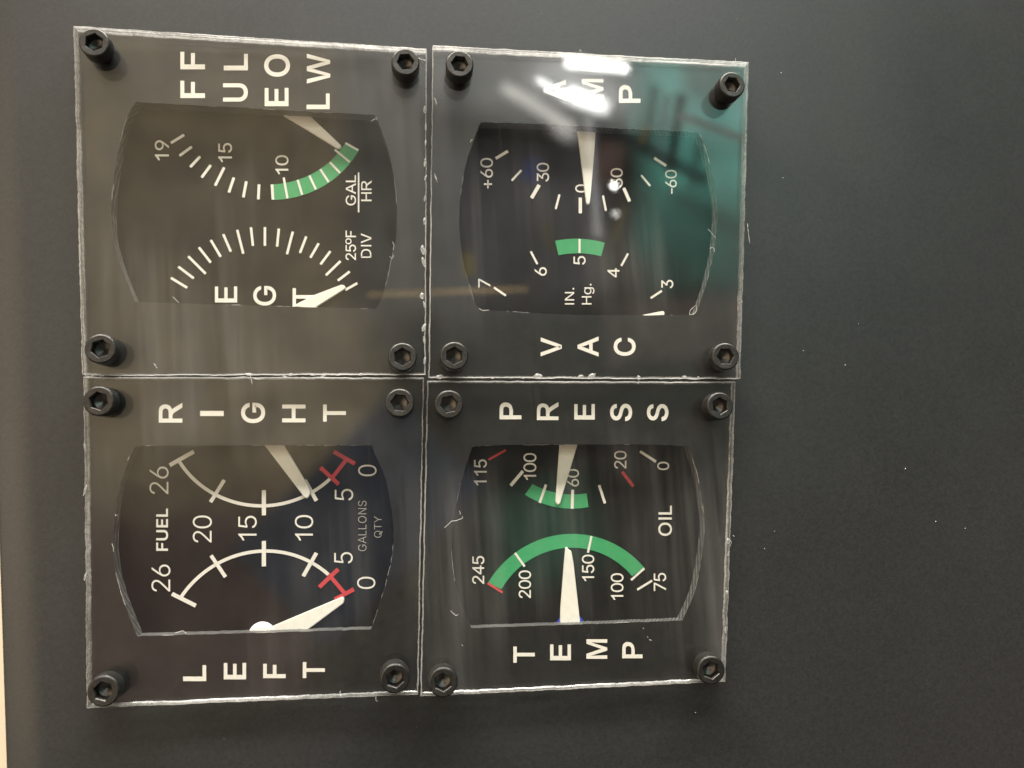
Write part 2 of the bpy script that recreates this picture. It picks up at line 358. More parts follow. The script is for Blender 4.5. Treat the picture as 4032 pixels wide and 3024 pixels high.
# grotesque letter outlines, thousandths of an em
GLYPHS = {'F':[[60,0,60,509,369,509,369,452,125,452,125,278,346,278,346,221,125,221,125,0]],
'U':[[259,-8,230,-7,203,-2,177,5,154,15,133,28,114,43,98,60,85,80,74,101,66,124,62,148,60,173,60,509,124,509,124,178,126,155,132,133,141,113,153,95,169,80,187,68,208,59,232,53,259,52,285,53,309,59,331,68,349,80,364,95,377,113,385,133,391,155,393,178,393,509,457,509,457,173,456,148,451,124,443,101,433,80,419,60,403,43,384,28,363,15,340,5,315,-2,288,-7]],
'E':[[60,0,60,509,372,509,372,452,125,452,125,286,355,286,355,229,125,229,125,57,375,57,375,0]],
'L':[[60,0,60,509,125,509,125,57,361,57,361,0]],
'O':[[267,-7,235,-5,205,1,177,11,150,25,126,42,105,63,86,88,70,115,59,140,51,166,45,193,41,223,40,254,41,285,45,315,51,343,59,369,70,393,86,421,105,445,126,466,150,484,177,498,205,508,235,514,267,516,299,514,329,508,357,498,384,484,408,466,429,445,448,421,464,393,474,369,482,343,488,315,492,285,493,254,492,223,488,193,482,166,474,140,464,115,448,88,429,63,408,42,384,25,357,11,329,1,299,-5],[267,53,296,55,324,63,349,76,367,89,383,105,396,123,408,144,418,168,425,194,429,223,430,254,429,286,425,314,418,341,408,365,396,386,383,404,367,420,349,433,324,446,296,453,267,456,237,453,210,445,184,433,167,420,151,404,137,385,125,364,116,340,109,314,105,285,103,254,105,223,109,194,116,168,125,144,137,123,151,105,167,89,184,76,210,63,237,55]],
'W':[[155,0,16,509,82,509,163,196,175,145,187,94,197,40,189,40,200,94,211,145,224,196,306,509,380,509,462,196,474,145,486,94,497,40,488,40,499,94,510,145,523,196,603,509,670,509,530,0,455,0,368,323,351,391,336,475,350,475,335,395,318,323,230,0]],
'R':[[60,0,60,509,236,509,264,507,290,504,313,497,333,489,356,473,376,455,390,433,401,408,407,381,409,352,407,323,401,296,390,271,376,250,356,232,333,217,312,209,289,203,264,199,236,198,96,198,96,255,234,255,258,256,280,260,298,267,313,276,325,287,334,300,340,316,344,333,345,352,344,371,340,389,334,405,325,419,313,430,298,440,279,446,258,451,233,452,125,452,125,0],[353,0,230,229,303,229,428,0]],
'I':[[31,0,31,57,118,57,118,452,31,452,31,509,269,509,269,452,183,452,183,57,269,57,269,0]],
'G':[[269,-7,236,-5,205,1,176,11,149,25,125,43,104,64,85,88,69,116,59,140,51,166,45,194,41,223,40,254,41,285,45,315,51,343,59,369,69,393,85,421,103,445,125,466,149,484,175,498,203,508,233,514,265,516,291,514,316,510,340,504,363,494,384,483,403,469,421,453,436,436,449,416,460,395,468,373,474,349,408,349,387,393,356,427,315,448,265,456,236,453,209,445,183,432,160,414,141,392,125,364,116,340,109,314,105,285,103,254,105,223,109,194,116,168,125,145,137,124,151,105,166,90,184,76,210,63,238,56,269,53,296,55,322,61,345,71,365,85,382,102,396,123,407,147,413,173,415,202,434,199,283,199,283,256,478,256,478,200,476,170,471,141,463,115,451,91,436,69,419,50,399,33,377,19,352,8,326,0,298,-5]],
'H':[[60,0,60,509,125,509,125,289,392,289,392,509,457,509,457,0,392,0,392,232,125,232,125,0]],
'T':[[32,452,32,509,417,509,417,452,257,452,257,0,193,0,193,452]],
'A':[[16,0,201,509,276,509,463,0,395,0,287,302,264,372,232,478,245,478,213,371,191,302,85,0],[110,142,110,199,370,199,370,142]],
'M':[[60,0,60,509,152,509,277,187,287,159,299,123,311,84,322,49,307,49,318,83,330,121,342,158,352,187,476,509,568,509,568,0,504,0,504,291,504,327,505,369,506,413,507,457,513,457,498,409,482,363,467,322,456,291,342,0,286,0,170,291,159,321,145,361,129,408,112,457,119,457,120,416,121,372,122,328,122,291,122,0]],
'P':[[60,0,60,509,235,509,263,507,289,503,312,497,332,487,356,471,375,452,390,430,400,404,407,377,409,348,407,318,400,291,390,265,375,243,356,223,332,207,312,198,289,191,263,187,235,186,109,186,109,242,233,242,257,244,279,248,297,256,312,266,324,279,333,294,339,310,343,328,344,348,343,367,339,385,333,402,324,416,312,428,297,439,279,446,257,451,232,452,125,452,125,0]],
'V':[[204,0,16,509,84,509,192,206,215,137,248,31,235,31,267,138,290,206,395,509,463,509,278,0]],
'C':[[267,-7,235,-5,205,1,177,11,150,25,126,42,104,63,86,88,70,115,59,140,51,166,45,193,41,223,40,254,41,285,45,315,51,343,59,369,70,393,86,421,104,445,126,466,150,484,177,498,205,508,235,514,267,516,340,504,362,496,383,485,402,471,419,456,435,438,448,418,459,397,467,373,473,348,408,348,389,395,357,428,315,449,267,456,237,453,209,445,184,432,166,419,150,403,137,385,125,364,116,340,109,314,105,285,103,254,105,223,109,194,116,168,125,145,137,123,151,105,166,89,184,76,210,63,237,56,267,53,315,60,357,81,389,114,408,160,473,160,467,135,459,112,448,91,435,71,420,53,402,38,383,24,363,13,341,5,317,-2,293,-6]],
'S':[[224,-9,197,-8,172,-4,149,1,128,9,102,23,81,40,64,60,51,83,42,109,38,137,104,137,108,118,114,102,123,88,136,76,150,66,166,59,224,49,246,50,267,54,286,60,303,69,317,79,329,92,338,106,344,122,346,139,344,154,340,168,332,179,296,205,245,222,184,239,154,249,128,260,105,274,86,289,71,307,60,326,54,348,52,372,54,400,62,425,75,448,92,468,113,484,138,498,158,506,180,511,203,514,227,516,252,514,275,511,296,505,316,498,340,484,360,468,377,449,390,427,398,403,401,378,337,378,332,402,320,421,302,437,280,449,254,456,225,459,204,457,185,454,167,448,152,440,139,430,129,418,121,405,117,391,115,376,117,359,122,345,131,334,169,308,212,293,264,279,312,264,359,238,395,198,402,180,407,161,408,139,406,112,399,87,386,64,370,43,349,25,323,11,302,2,278,-4,252,-8]],
'D':[[219,0,96,0,96,57,215,57,244,58,272,63,296,70,318,81,337,94,354,110,368,128,379,149,388,172,394,198,398,226,399,255,398,285,394,312,388,337,379,361,368,381,354,399,338,415,320,428,299,438,275,446,249,450,221,452,93,452,93,509,225,509,261,507,294,501,325,492,353,478,377,461,399,441,418,418,433,391,444,367,451,342,457,315,460,286,462,255,460,224,457,195,451,168,443,142,433,119,417,92,398,68,376,48,351,31,328,20,303,11,277,5,249,1],[125,509,125,0,60,0,60,509]],
'N':[[60,0,60,509,136,509,343,183,363,151,388,107,414,55,405,54,401,108,399,157,399,195,399,509,463,509,463,0,387,0,202,290,177,331,148,381,108,452,119,454,122,384,124,328,125,291,125,0]],
'Q':[[245,159,313,159,369,85,384,65,468,-48,401,-48,346,27,331,46],[267,-7,235,-5,205,1,177,11,150,25,126,42,105,63,86,88,70,115,59,140,51,166,45,193,41,223,40,254,41,285,45,315,51,343,59,369,70,393,86,421,105,445,126,466,150,484,177,498,205,508,235,514,267,516,299,514,329,508,357,498,384,484,408,466,429,445,448,421,464,393,474,369,482,343,488,315,492,285,493,254,492,223,488,193,482,166,474,140,464,115,448,88,429,63,408,42,384,25,357,11,329,1,299,-5],[267,53,296,55,324,63,349,76,367,89,383,105,396,123,408,144,418,168,425,194,429,223,430,254,429,286,425,314,418,341,408,365,396,386,383,404,367,420,349,433,324,446,296,453,267,456,237,453,210,445,184,433,167,420,151,404,137,385,125,364,116,340,109,314,105,285,103,254,105,223,109,194,116,168,125,144,137,123,151,105,167,89,184,76,210,63,237,55]],
'Y':[[203,0,203,208,16,509,91,509,192,344,222,292,250,230,224,230,251,293,280,344,381,509,455,509,268,208,268,0]],
'J':[[185,-7,153,-4,124,3,98,15,75,33,57,55,44,81,36,111,33,145,33,173,98,173,98,145,100,117,108,93,122,74,139,61,160,53,185,50,209,53,230,61,248,74,261,93,269,117,272,145,272,509,336,509,336,145,334,111,326,81,313,55,294,33,271,15,246,3,217,-4]],
'g':[[207,-151,180,-149,156,-146,134,-140,82,-110,51,-69,101,-41,122,-66,154,-88,207,-97,236,-95,261,-87,282,-75,298,-58,308,-34,311,-6,311,68,306,68,287,41,252,16,236,10,217,6,195,5,165,7,138,14,113,27,90,43,71,65,55,90,46,112,39,136,35,163,34,191,35,220,39,246,46,271,55,293,71,320,90,342,112,361,138,374,166,382,196,384,218,383,237,379,253,373,288,346,308,319,313,319,313,379,372,379,372,-9,370,-40,363,-67,350,-90,334,-109,314,-124,291,-136,265,-144,237,-149],[205,59,227,61,246,66,264,75,278,87,290,103,300,121,307,142,311,166,312,193,311,219,307,242,300,264,291,283,279,299,264,312,247,322,227,328,205,330,182,328,163,322,145,312,130,298,118,282,109,262,102,241,98,218,96,193,98,167,102,144,109,123,118,104,131,88,145,76,163,66,183,61]],
'0':[[227,-7,199,-5,174,1,151,11,130,24,111,41,95,62,80,86,69,113,61,138,55,164,51,192,49,222,48,254,49,286,51,316,55,344,61,370,69,395,81,422,95,447,112,467,130,484,151,498,174,508,200,514,227,516,254,514,279,508,302,498,323,484,342,467,358,447,372,422,384,395,392,370,398,344,402,316,404,286,405,254,404,222,402,192,398,164,392,138,384,113,373,86,359,62,342,41,323,24,302,11,279,1,254,-5],[227,50,250,52,271,60,290,74,306,92,320,116,330,144,336,168,340,194,343,223,344,254,343,285,340,314,336,341,330,365,320,393,306,416,290,435,271,449,250,457,227,460,203,457,182,449,163,435,147,416,134,393,123,365,117,341,113,314,110,285,109,254,110,223,113,194,117,168,123,144,134,116,147,92,163,74,182,60,203,52]],
'1':[[76,0,76,55,391,55,391,0],[276,509,276,0,212,0,212,448,209,448,86,358,86,427,198,509]],
'2':[[64,0,64,47,234,229,282,282,311,327,320,371,319,389,315,405,308,419,298,431,287,441,273,449,224,460,205,458,188,454,172,447,159,438,148,427,139,413,132,398,128,381,127,362,66,362,68,391,75,418,86,442,102,464,121,482,143,496,168,507,196,513,225,516,254,513,281,507,306,497,328,482,346,465,361,445,372,423,379,398,381,372,371,318,336,259,267,180,153,60,153,57,389,57,389,0]],
'3':[[218,-7,188,-5,159,1,133,10,108,22,88,38,70,57,57,79,48,104,44,132,109,132,112,115,118,100,126,87,137,76,150,66,165,59,219,50,275,61,291,69,304,80,315,93,323,108,328,125,329,145,328,163,323,180,316,196,306,211,292,223,275,234,254,241,229,246,201,248,157,248,157,299,288,448,288,452,70,452,70,509,372,509,372,461,211,278,211,289,239,290,264,288,287,284,308,276,333,262,354,244,371,222,383,198,391,173,393,145,390,116,383,90,370,66,354,45,333,27,309,12,288,4,266,-2,243,-6]],
'4':[[40,105,40,158,247,509,311,509,109,166,109,163,413,163,413,105],[282,0,282,121,282,146,282,318,343,318,343,0]],
'5':[[221,-7,192,-5,165,1,140,11,118,25,99,41,83,60,71,82,63,105,60,130,122,130,125,115,130,102,138,89,173,60,221,50,241,51,259,56,276,64,291,75,304,89,314,104,322,122,326,141,328,162,326,183,321,203,314,221,303,237,290,251,275,262,257,270,238,275,218,277,167,268,128,246,67,253,96,509,366,509,366,452,151,452,134,301,136,301,178,325,229,334,252,332,274,328,294,321,313,311,330,299,345,285,358,269,370,251,379,231,386,210,390,187,391,163,390,139,385,117,379,95,369,76,352,52,332,32,309,15,289,6,268,-1,245,-5]],
'6':[[226,-7,196,-4,168,3,142,15,119,31,100,51,84,74,73,101,66,130,64,162,65,187,71,212,80,239,137,340,252,509,322,509,151,261,145,261,165,288,196,307,235,314,265,312,291,305,316,295,337,280,355,262,370,240,380,215,387,187,389,157,387,127,379,98,368,73,352,50,333,30,310,14,284,3,257,-4],[226,48,245,50,263,55,279,63,293,73,304,86,314,101,322,119,326,137,327,157,326,178,322,196,314,213,304,228,293,241,279,251,263,259,245,264,226,265,207,264,190,259,174,252,160,241,148,229,138,214,131,197,126,179,125,158,126,138,131,119,138,102,148,86,160,73,174,63,190,55,207,50]],
'7':[[97,0,323,448,323,452,62,452,62,509,391,509,391,449,165,0]],
'8':[[226,-7,201,-6,178,-2,156,3,136,11,111,25,91,42,74,62,62,84,54,109,52,135,53,156,58,176,65,195,75,212,87,228,101,241,117,252,134,260,153,265,153,267,129,276,109,289,93,308,80,330,73,354,70,380,73,405,79,429,90,450,106,469,124,485,146,498,170,508,197,514,226,516,255,514,282,508,306,498,328,485,346,469,361,450,373,429,379,405,382,380,379,354,372,330,359,308,343,289,323,276,300,267,300,265,319,260,335,252,351,241,365,228,377,212,387,195,395,176,399,156,401,135,398,109,391,84,378,62,362,42,341,25,317,11,296,3,275,-2,251,-6],[226,49,248,50,267,54,285,60,300,69,313,79,323,91,331,106,335,121,337,139,335,157,330,173,322,189,312,202,298,213,283,223,265,230,247,234,226,235,206,234,187,230,169,223,154,213,140,202,130,189,122,173,117,157,115,139,117,121,121,106,129,91,139,79,152,69,167,60,185,54,205,50],[226,290,274,300,287,308,298,318,307,330,314,344,318,359,319,376,318,392,314,407,308,420,299,432,288,442,275,449,226,460,177,449,164,442,153,432,145,420,138,407,134,392,133,376,134,359,138,344,145,330,154,318,165,308,178,300]],
'9':[[226,516,256,513,285,506,310,494,333,478,352,458,368,434,380,408,387,378,389,347,387,322,382,296,373,270,315,168,200,0,130,0,287,221,257,202,218,195,188,197,161,203,137,214,116,229,98,247,83,269,72,294,66,321,64,352,66,382,73,411,85,436,101,459,120,479,143,494,168,506,196,513],[226,460,207,459,190,454,174,446,160,435,148,423,138,407,131,390,127,372,125,352,127,331,131,313,138,295,148,280,160,268,174,257,190,250,207,245,226,243,245,245,263,249,279,257,293,267,305,280,314,295,322,312,326,330,327,350,326,371,322,390,314,407,305,422,293,435,279,446,263,454,245,459]],
'+':[[198,34,198,364,255,364,255,34],[61,172,61,226,391,226,391,172]],
'-':[[337,244,337,188,114,188,114,244]],
'.':[[95,-4,83,-3,73,1,63,9,55,18,51,29,50,41,51,53,55,64,63,73,73,81,83,85,95,87,107,85,118,81,128,73,135,64,140,53,141,41,140,29,135,18,128,9,118,1,107,-3]],
'º':[[167,221,140,223,115,229,93,239,73,253,57,271,43,291,33,315,28,340,26,368,28,397,33,423,43,447,57,467,73,485,93,498,115,509,140,515,167,517,194,515,219,509,242,498,261,485,278,467,291,447,301,423,307,397,309,368,307,340,301,314,291,291,278,270,261,253,242,239,219,229,194,223],[167,269,185,271,200,275,214,283,225,293,234,305,241,319,250,368,241,419,234,433,225,445,214,455,200,462,185,467,167,468,150,467,135,462,121,455,110,445,101,433,94,419,85,368,94,319,101,305,110,293,121,283,135,275,150,271]]}
def _own(*loops): return [[c/1.407 for p in l for c in p] for l in loops]
GLYPHS['I'] = _own([(90, 0), (90, 716), (178, 716), (178, 0)])
GLYPHS['M'] = _own([(74, 0), (74, 716), (217, 716), (386, 209), (410, 137), (436, 216), (608, 716), (735, 716), (735, 0), (647, 0), (647, 590), (442, 0), (362, 0), (160, 600), (160, 0)])
GLYPHS['W'] = _own([(202, 0), (12, 716), (109, 716), (218, 246), (251, 100), (410, 716), (528, 716), (655, 263), (696, 100), (730, 240), (837, 716), (932, 716), (736, 0), (648, 0), (493, 545), (468, 632), (445, 545), (291, 0)])
GLYPHS['A'] = _own([(-1, 0), (274, 716), (376, 716), (669, 0), (565, 0), (482, 217), (178, 217), (97, 0)], [(207, 298), (450, 298), (373, 500), (325, 630), (286, 522)])
GLYPHS['1'] = _own([(373, 0), (285, 0), (285, 560), (240, 523), (178, 489), (109, 464), (109, 549), (190, 594), (262, 655), (316, 719), (373, 719)])
GLYPHS['P'] = _own([(77, 0), (77, 716), (380, 716), (450, 712), (515, 698), (562, 665), (598, 615), (612, 560), (612, 500), (596, 428), (552, 365), (500, 330), (430, 309), (350, 291), (172, 291), (172, 0)],
                   [(172, 375), (172, 632), (370, 632), (436, 626), (482, 602), (510, 560), (514, 508), (500, 450), (468, 405), (420, 384), (352, 375)])
GLYPHS['R'] = _own([(79, 0), (79, 716), (396, 716), (460, 713), (530, 700), (582, 670), (622, 612), (638, 560), (640, 510), (622, 440), (580, 378), (515, 340), (440, 318),
                    (490, 285), (560, 195), (677, 0), (566, 0), (478, 140), (415, 232), (360, 295), (300, 316), (170, 318), (170, 0)],
                   [(170, 398), (170, 640), (400, 640), (470, 630), (520, 600), (546, 550), (546, 500), (528, 455), (495, 422), (440, 404), (378, 398)])
_n = GLYPHS['9']
GLYPHS['6'] = [[(450 if i % 2 == 0 else 509)-v for i, v in enumerate(l)] for l in _n]
GLYPHS['4'] = _own([(323, 0), (323, 171), (13, 171), (13, 252), (339, 716), (411, 716), (411, 252), (508, 252), (508, 171), (411, 171), (411, 0)],
                   [(323, 252), (323, 575), (99, 252)])
ADV = {'F': 611, 'D': 722, 'I': 278, 'V': 667, 'G': 778, 'A': 667, 'L': 556, 'H': 722, 'R': 722, 'N': 722, '.': 278, 'g': 556, 'U': 722, 'E': 667,
       'O': 778, 'S': 667, 'Q': 778, 'T': 611, 'Y': 667, 'M': 833, 'P': 667, 'W': 944, 'C': 722, '+': 584, '-': 333, 'º': 365}

def mitre(lp, d):
    """offset a contour to its right by d (outer contours run clockwise here, holes the other way)"""
    n = len(lp); out = []
    for i in range(n):
        p0, p1, p2 = Vector(lp[i-1]), Vector(lp[i]), Vector(lp[(i+1) % n])
        e1, e2 = (p1-p0), (p2-p1)
        if e1.length < 1e-7 or e2.length < 1e-7: out.append(tuple(p1)); continue
        e1.normalize(); e2.normalize()
        n1, n2 = Vector((e1.y, -e1.x)), Vector((e2.y, -e2.x))
        m = n1+n2
        k = 1+n1.dot(n2)
        out.append(tuple(p1+m*(d/max(k, .35))))
    return out

def area2(lp):
    return sum(lp[i][0]*lp[(i+1) % len(lp)][1]-lp[(i+1) % len(lp)][0]*lp[i][1] for i in range(len(lp)))

def glyph(ch, weight):
    loops = []
    for fl in GLYPHS[ch]:
        loops.append([(fl[i]*.001407, fl[i+1]*.001407) for i in range(0, len(fl), 2)])
    loops.sort(key=lambda l: -abs(area2(l)))
    res = []
    for i, l in enumerate(loops):
        ccw = area2(l) > 0
        if i == 0 and not ccw: l = l[::-1]
        if i > 0 and ccw and ch != 'º': l = l[::-1]
        res.append(mitre(l, weight))
    return res

def text_shape(s, weight):
    """(2d loops per glyph) laid out on one baseline"""
    x = 0; out = []
    for ch in s:
        g = glyph(ch, weight)
        xs = [p[0] for l in g for p in l]
        adv = ADV.get(ch, 556)/1000
        dx = x+adv/2-(min(xs)+max(xs))/2
        out.append([[(p[0]+dx, p[1]) for p in l] for l in g])
        x += adv
    return out

def put_text(name, items, z, material, parent, weight=.016, label=None):
    """items: (string, x of letter tops, x of baseline, y of the end, y of the start) in photo pixels;
    the lettering runs up the picture, tops of the letters to the left"""
    bm = bmesh.new()
    for s, xt, xb, ye, ys in items:
        gl = text_shape(s, weight)
        allp = [p for g in gl for l in g for p in l]
        x0, x1 = min(p[0] for p in allp), max(p[0] for p in allp)
        y0, y1 = min(p[1] for p in allp), max(p[1] for p in allp)
        if s == 'Hg.': y0 = -weight
        O = W(xb, ys, z); A = W(xb, ye, z); B = W(xt, ys, z)
        ex = (A-O)/(x1-x0); ey = (B-O)/(y1-y0)
        for g in gl:
            groups = [g] if len(g) == 1 or area2(g[-1])*area2(g[0]) < 0 else [[l] for l in g]
            for loops in groups:
                flat = [O+ex*(p[0]-x0)+ey*(p[1]-y0) for l in loops for p in l]
                vs = [bm.verts.new(p) for p in flat]
                for t in tessellate_polygon([[Vector((p[0], p[1], 0)) for p in l] for l in loops]):
                    try: f = bm.faces.new([vs[i] for i in t])
                    except ValueError: pass
    bmesh.ops.recalc_face_normals(bm, faces=bm.faces[:])
    for f in bm.faces:
        if f.normal.z < 0: f.normal_flip()
    o = bm_obj(name, bm, [material], parent)
    if label: o['label'] = label
    return o

PXM = CAM_H/FPX      # metres per photo pixel near the middle of the plates

def bars(name, segs, z, material, parent):
    """painted strokes: (x0, y0, x1, y1, width) in photo pixels"""
    bm = bmesh.new()
    for i, (a, b, c_, d, w) in enumerate(segs):
        zz = z+(i % 3)*.000004
        p, q = W(a, b, zz), W(c_, d, zz)
        t = (q-p).normalized(); nn = Vector((-t.y, t.x, 0))*(w*PXM/2)
        bm.faces.new([bm.verts.new(v) for v in (p-nn, q-nn, q+nn, p+nn)])
    return bm_obj(name, bm, [material], parent)

def fit_circle(pts):
    # least squares circle x^2+y^2+Dx+Ey+F=0
    import numpy as np
    A = np.array([[p.x, p.y, 1] for p in pts]); b = np.array([-(p.x**2+p.y**2) for p in pts])
    s = max(abs(A[:, :2]).max(), 1e-9)
    sol = np.linalg.lstsq(A, b, rcond=None)[0]
    c0 = Vector((-sol[0]/2, -sol[1]/2)); r = math.sqrt(max(c0.x**2+c0.y**2-sol[2], 1e-12))
    return c0, r

def band(name, outer, inner, z, material, parent, n=40):
    """painted ring segment between two measured edges"""
    bm = bmesh.new()
    rows = []
    for pts in (outer, inner):
        P = [W(x, y, z) for x, y in pts]
        c0, r = fit_circle(P)
        a0 = math.atan2(P[0].y-c0.y, P[0].x-c0.x); a1 = math.atan2(P[-1].y-c0.y, P[-1].x-c0.x)
        am = math.atan2(P[len(P)//2].y-c0.y, P[len(P)//2].x-c0.x)
        def unwrap(a, ref):
            while a-ref > math.pi: a -= 2*math.pi
            while a-ref < -math.pi: a += 2*math.pi
            return a
        am = unwrap(am, a0); a1 = unwrap(a1, am)
        rows.append([bm.verts.new((c0.x+r*math.cos(a0+(a1-a0)*i/n), c0.y+r*math.sin(a0+(a1-a0)*i/n), z)) for i in range(n+1)])
    for i in range(n):
        bm.faces.new([rows[0][i], rows[0][i+1], rows[1][i+1], rows[1][i]])
    return bm_obj(name, bm, [material], parent)

def line_arc(name, pts, width, z, material, parent, n=40):
    P = [W(x, y, z) for x, y in pts]
    c0, r = fit_circle(P)
    h = width*PXM/2
    def unwrap(a, ref):
        while a-ref > math.pi: a -= 2*math.pi
        while a-ref < -math.pi: a += 2*math.pi
        return a
    a0 = math.atan2(P[0].y-c0.y, P[0].x-c0.x)
    am = unwrap(math.atan2(P[len(P)//2].y-c0.y, P[len(P)//2].x-c0.x), a0)
    a1 = unwrap(math.atan2(P[-1].y-c0.y, P[-1].x-c0.x), am)
    bm = bmesh.new(); rows = []
    for rr in (r-h, r+h):
        rows.append([bm.verts.new((c0.x+rr*math.cos(a0+(a1-a0)*i/n), c0.y+rr*math.sin(a0+(a1-a0)*i/n), z)) for i in range(n+1)])
    for i in range(n):
        bm.faces.new([rows[0][i], rows[0][i+1], rows[1][i+1], rows[1][i]])
    return bm_obj(name, bm, [material], parent)

def densify(pts, step, jit, rng, seed=0):
    """walk a closed outline, adding points and a little saw wander"""
    out = []
    n = len(pts)
    for i in range(n):
        a, b = Vector(pts[i][:2]), Vector(pts[(i+1) % n][:2])
        L = (b-a).length; k = max(1, int(L/step))
        t = (b-a).normalized(); nn = Vector((-t.y, t.x))
        for j in range(k):
            p = a.lerp(b, j/k)
            if j: p = p+nn*(noise.noise(Vector((p.x*420, p.y*420, seed)))*jit+rng.uniform(-1, 1)*jit*.35)
            out.append((p.x, p.y))
    return out

def smooth_loop(pts, corners, step=.0006):
    """Catmull-Rom through the measured outline; sharp at the indices in corners"""
    n = len(pts); out = []
    for i in range(n):
        p1, p2 = Vector(pts[i]), Vector(pts[(i+1) % n])
        p0 = Vector(pts[i-1]) if i not in corners else p1*2-p2
        p3 = Vector(pts[(i+2) % n]) if (i+1) % n not in corners else p2*2-p1
        k = max(1, int((p2-p1).length/step))
        for j in range(k):
            t = j/k
            out.append(.5*((2*p1)+(p2-p0)*t+(2*p0-5*p1+4*p2-p3)*t*t+(3*p1-p0-3*p2+p3)*t**3))
    return [(v.x, v.y) for v in out]

def offset_loop(lp, d):
    """grow (d > 0) a loop outwards from its centre line by a true normal offset"""
    n = len(lp); area2 = sum(lp[i][0]*lp[(i+1) % n][1]-lp[(i+1) % n][0]*lp[i][1] for i in range(n))
    s = 1 if area2 > 0 else -1
    out = []
    for i in range(n):
        a, b = Vector(lp[i-1]), Vector(lp[(i+1) % n])
        t = (b-a).normalized(); nn = Vector((t.y, -t.x))*s
        out.append((lp[i][0]+nn.x*d, lp[i][1]+nn.y*d))
    return out

def tag(o, label=None, cat=None, group=None, kind=None):
    if label: o['label'] = label
    if cat: o['category'] = cat
    if group: o['group'] = group
    if kind: o['kind'] = kind

# ------------------------------------------------------------------ measured gauges
DIAL_Z = -2.95*MM
NEEDLE_Z = -2.55*MM
CARD_T = .22*MM
E_ = {}
E_['ff'] = dict(
    plate=[(288, 100), (1680, 190), (1676, 1472), (322, 1474)],
    window=([(538, 402), (760, 414), (991, 426), (1240, 440), (1474, 452), (1490, 478), (1515, 550), (1538, 632), (1554, 713), (1562, 800), (1560, 930),
             (1541, 1024), (1524, 1106), (1506, 1164), (1486, 1209), (1477, 1216), (1200, 1208), (860, 1199), (533, 1189),
             (517, 1151), (490, 1087), (467, 1020), (447, 940), (438, 850), (443, 745), (457, 645), (476, 541), (496, 475), (519, 425)], (0, 4, 15, 18)),
    screws=[(370, 166), (1597, 243), (395, 1373), (1585, 1405)],
)
E_['fuel'] = dict(
    plate=[(328, 1483), (1669, 1486), (1646, 2735), (340, 2790)],
    window=([(528, 1767), (562, 1755), (800, 1754), (1100, 1753), (1463, 1753), (1488, 1814), (1511, 1864), (1529, 1932), (1542, 2009), (1550, 2082), (1549, 2140),
             (1538, 2220), (1515, 2311), (1493, 2383), (1461, 2478), (1200, 2486), (860, 2496), (540, 2504), (499, 2401),
             (472, 2320), (456, 2257), (447, 2189), (446, 2120), (451, 2050), (457, 1990), (468, 1930), (488, 1864), (508, 1810)], (0, 4, 14, 17)),
    screws=[(388, 1579), (1574, 1586), (406, 2722), (1556, 2673)],
)
E_['amp'] = dict(
    plate=[(1704, 177), (2950, 243), (2917, 1489), (1688, 1484)],
    window=([(1893, 481), (2114, 487), (2300, 498), (2500, 508), (2716, 518), (2754, 527), (2777, 584), (2798, 656), (2815, 732), (2825, 834), (2821, 910),
             (2811, 990), (2789, 1087), (2768, 1159), (2747, 1213), (2730, 1241), (2500, 1241), (2300, 1240), (2072, 1231), (1886, 1217),
             (1866, 1180), (1836, 1080), (1816, 980), (1808, 880), (1811, 790), (1818, 735), (1829, 669), (1847, 605), (1869, 542)], (0, 4, 15, 19)),
    screws=[(1810, 251), (2884, 333), (1789, 1401), (2857, 1403)],
)
E_['oil'] = dict(
    plate=[(1683, 1499), (2898, 1503), (2858, 2685), (1656, 2743)],
    window=([(1861, 1757), (2000, 1752), (2300, 1750), (2580, 1751), (2709, 1758), (2735, 1830), (2754, 1902), (2768, 1986), (2775, 2071), (2770, 2142), (2758, 2227),
             (2739, 2319), (2713, 2387), (2686, 2443), (2350, 2456), (2100, 2464), (1856, 2472), (1831, 2416), (1804, 2336),
             (1787, 2269), (1778, 2184), (1779, 2130), (1783, 2071), (1796, 1986), (1815, 1902), (1836, 1830)], (0, 4, 13, 16)),
    screws=[(1768, 1592), (2836, 1598), (1745, 2687), (2800, 2640)],
)

# window outlines as real curves on the card plane
for i, (k, g) in enumerate(E_.items()):
    pts, corners = g['window']
    w2 = [tuple(W(x, y, 0)[:2]) for x, y in pts]
    lp = smooth_loop(w2, corners)
    rng = random.Random(40+i)
    g['loop'] = [(x+noise.noise(Vector((x*900, y*900, i)))*.00009+rng.uniform(-1, 1)*.00002,
                  y+noise.noise(Vector((x*900, y*900, i+9)))*.00009+rng.uniform(-1, 1)*.00002) for x, y in lp]
    g['wide'] = offset_loop(lp, .00035)

# ------------------------------------------------------------------ setting: panel and table
PANEL_Z = -CARD_T-.05*MM
left0, left1 = W(-2, 2560, PANEL_Z), W(13, 3024, PANEL_Z)
sl = (left1-left0)/(left0.y-left1.y)
def lx(y): return left0.x+(left0.y-y)*sl.x
panel_outer = [(lx(-.16), -.16), (.24, -.16), (.24, .17), (lx(.17), .17)]
panel_outer = [(lx(-.16)+.006, -.16), (.24, -.16), (.24, .17), (lx(.17)+.006, .17)]
panel = curve_slab('panel', [panel_outer]+[g['wide'] for g in E_.values()], PANEL_Z, 2.9*MM, None, [M['panel']])
bm = bmesh.new(); bm.from_mesh(panel.data)
NS, rows = 16, []
for yy in (-.16, .17):
    row = []
    for i in range(NS+1):
        t = i/NS
        row.append(bm.verts.new((lx(yy)+.006*(1-t), yy, PANEL_Z-.0011*t*t)))
    row.append(bm.verts.new((lx(yy)-.0001, yy, PANEL_Z-.0014)))
    row.append(bm.verts.new((lx(yy)-.0001, yy, PANEL_Z-.0029)))
    rows.append(row)
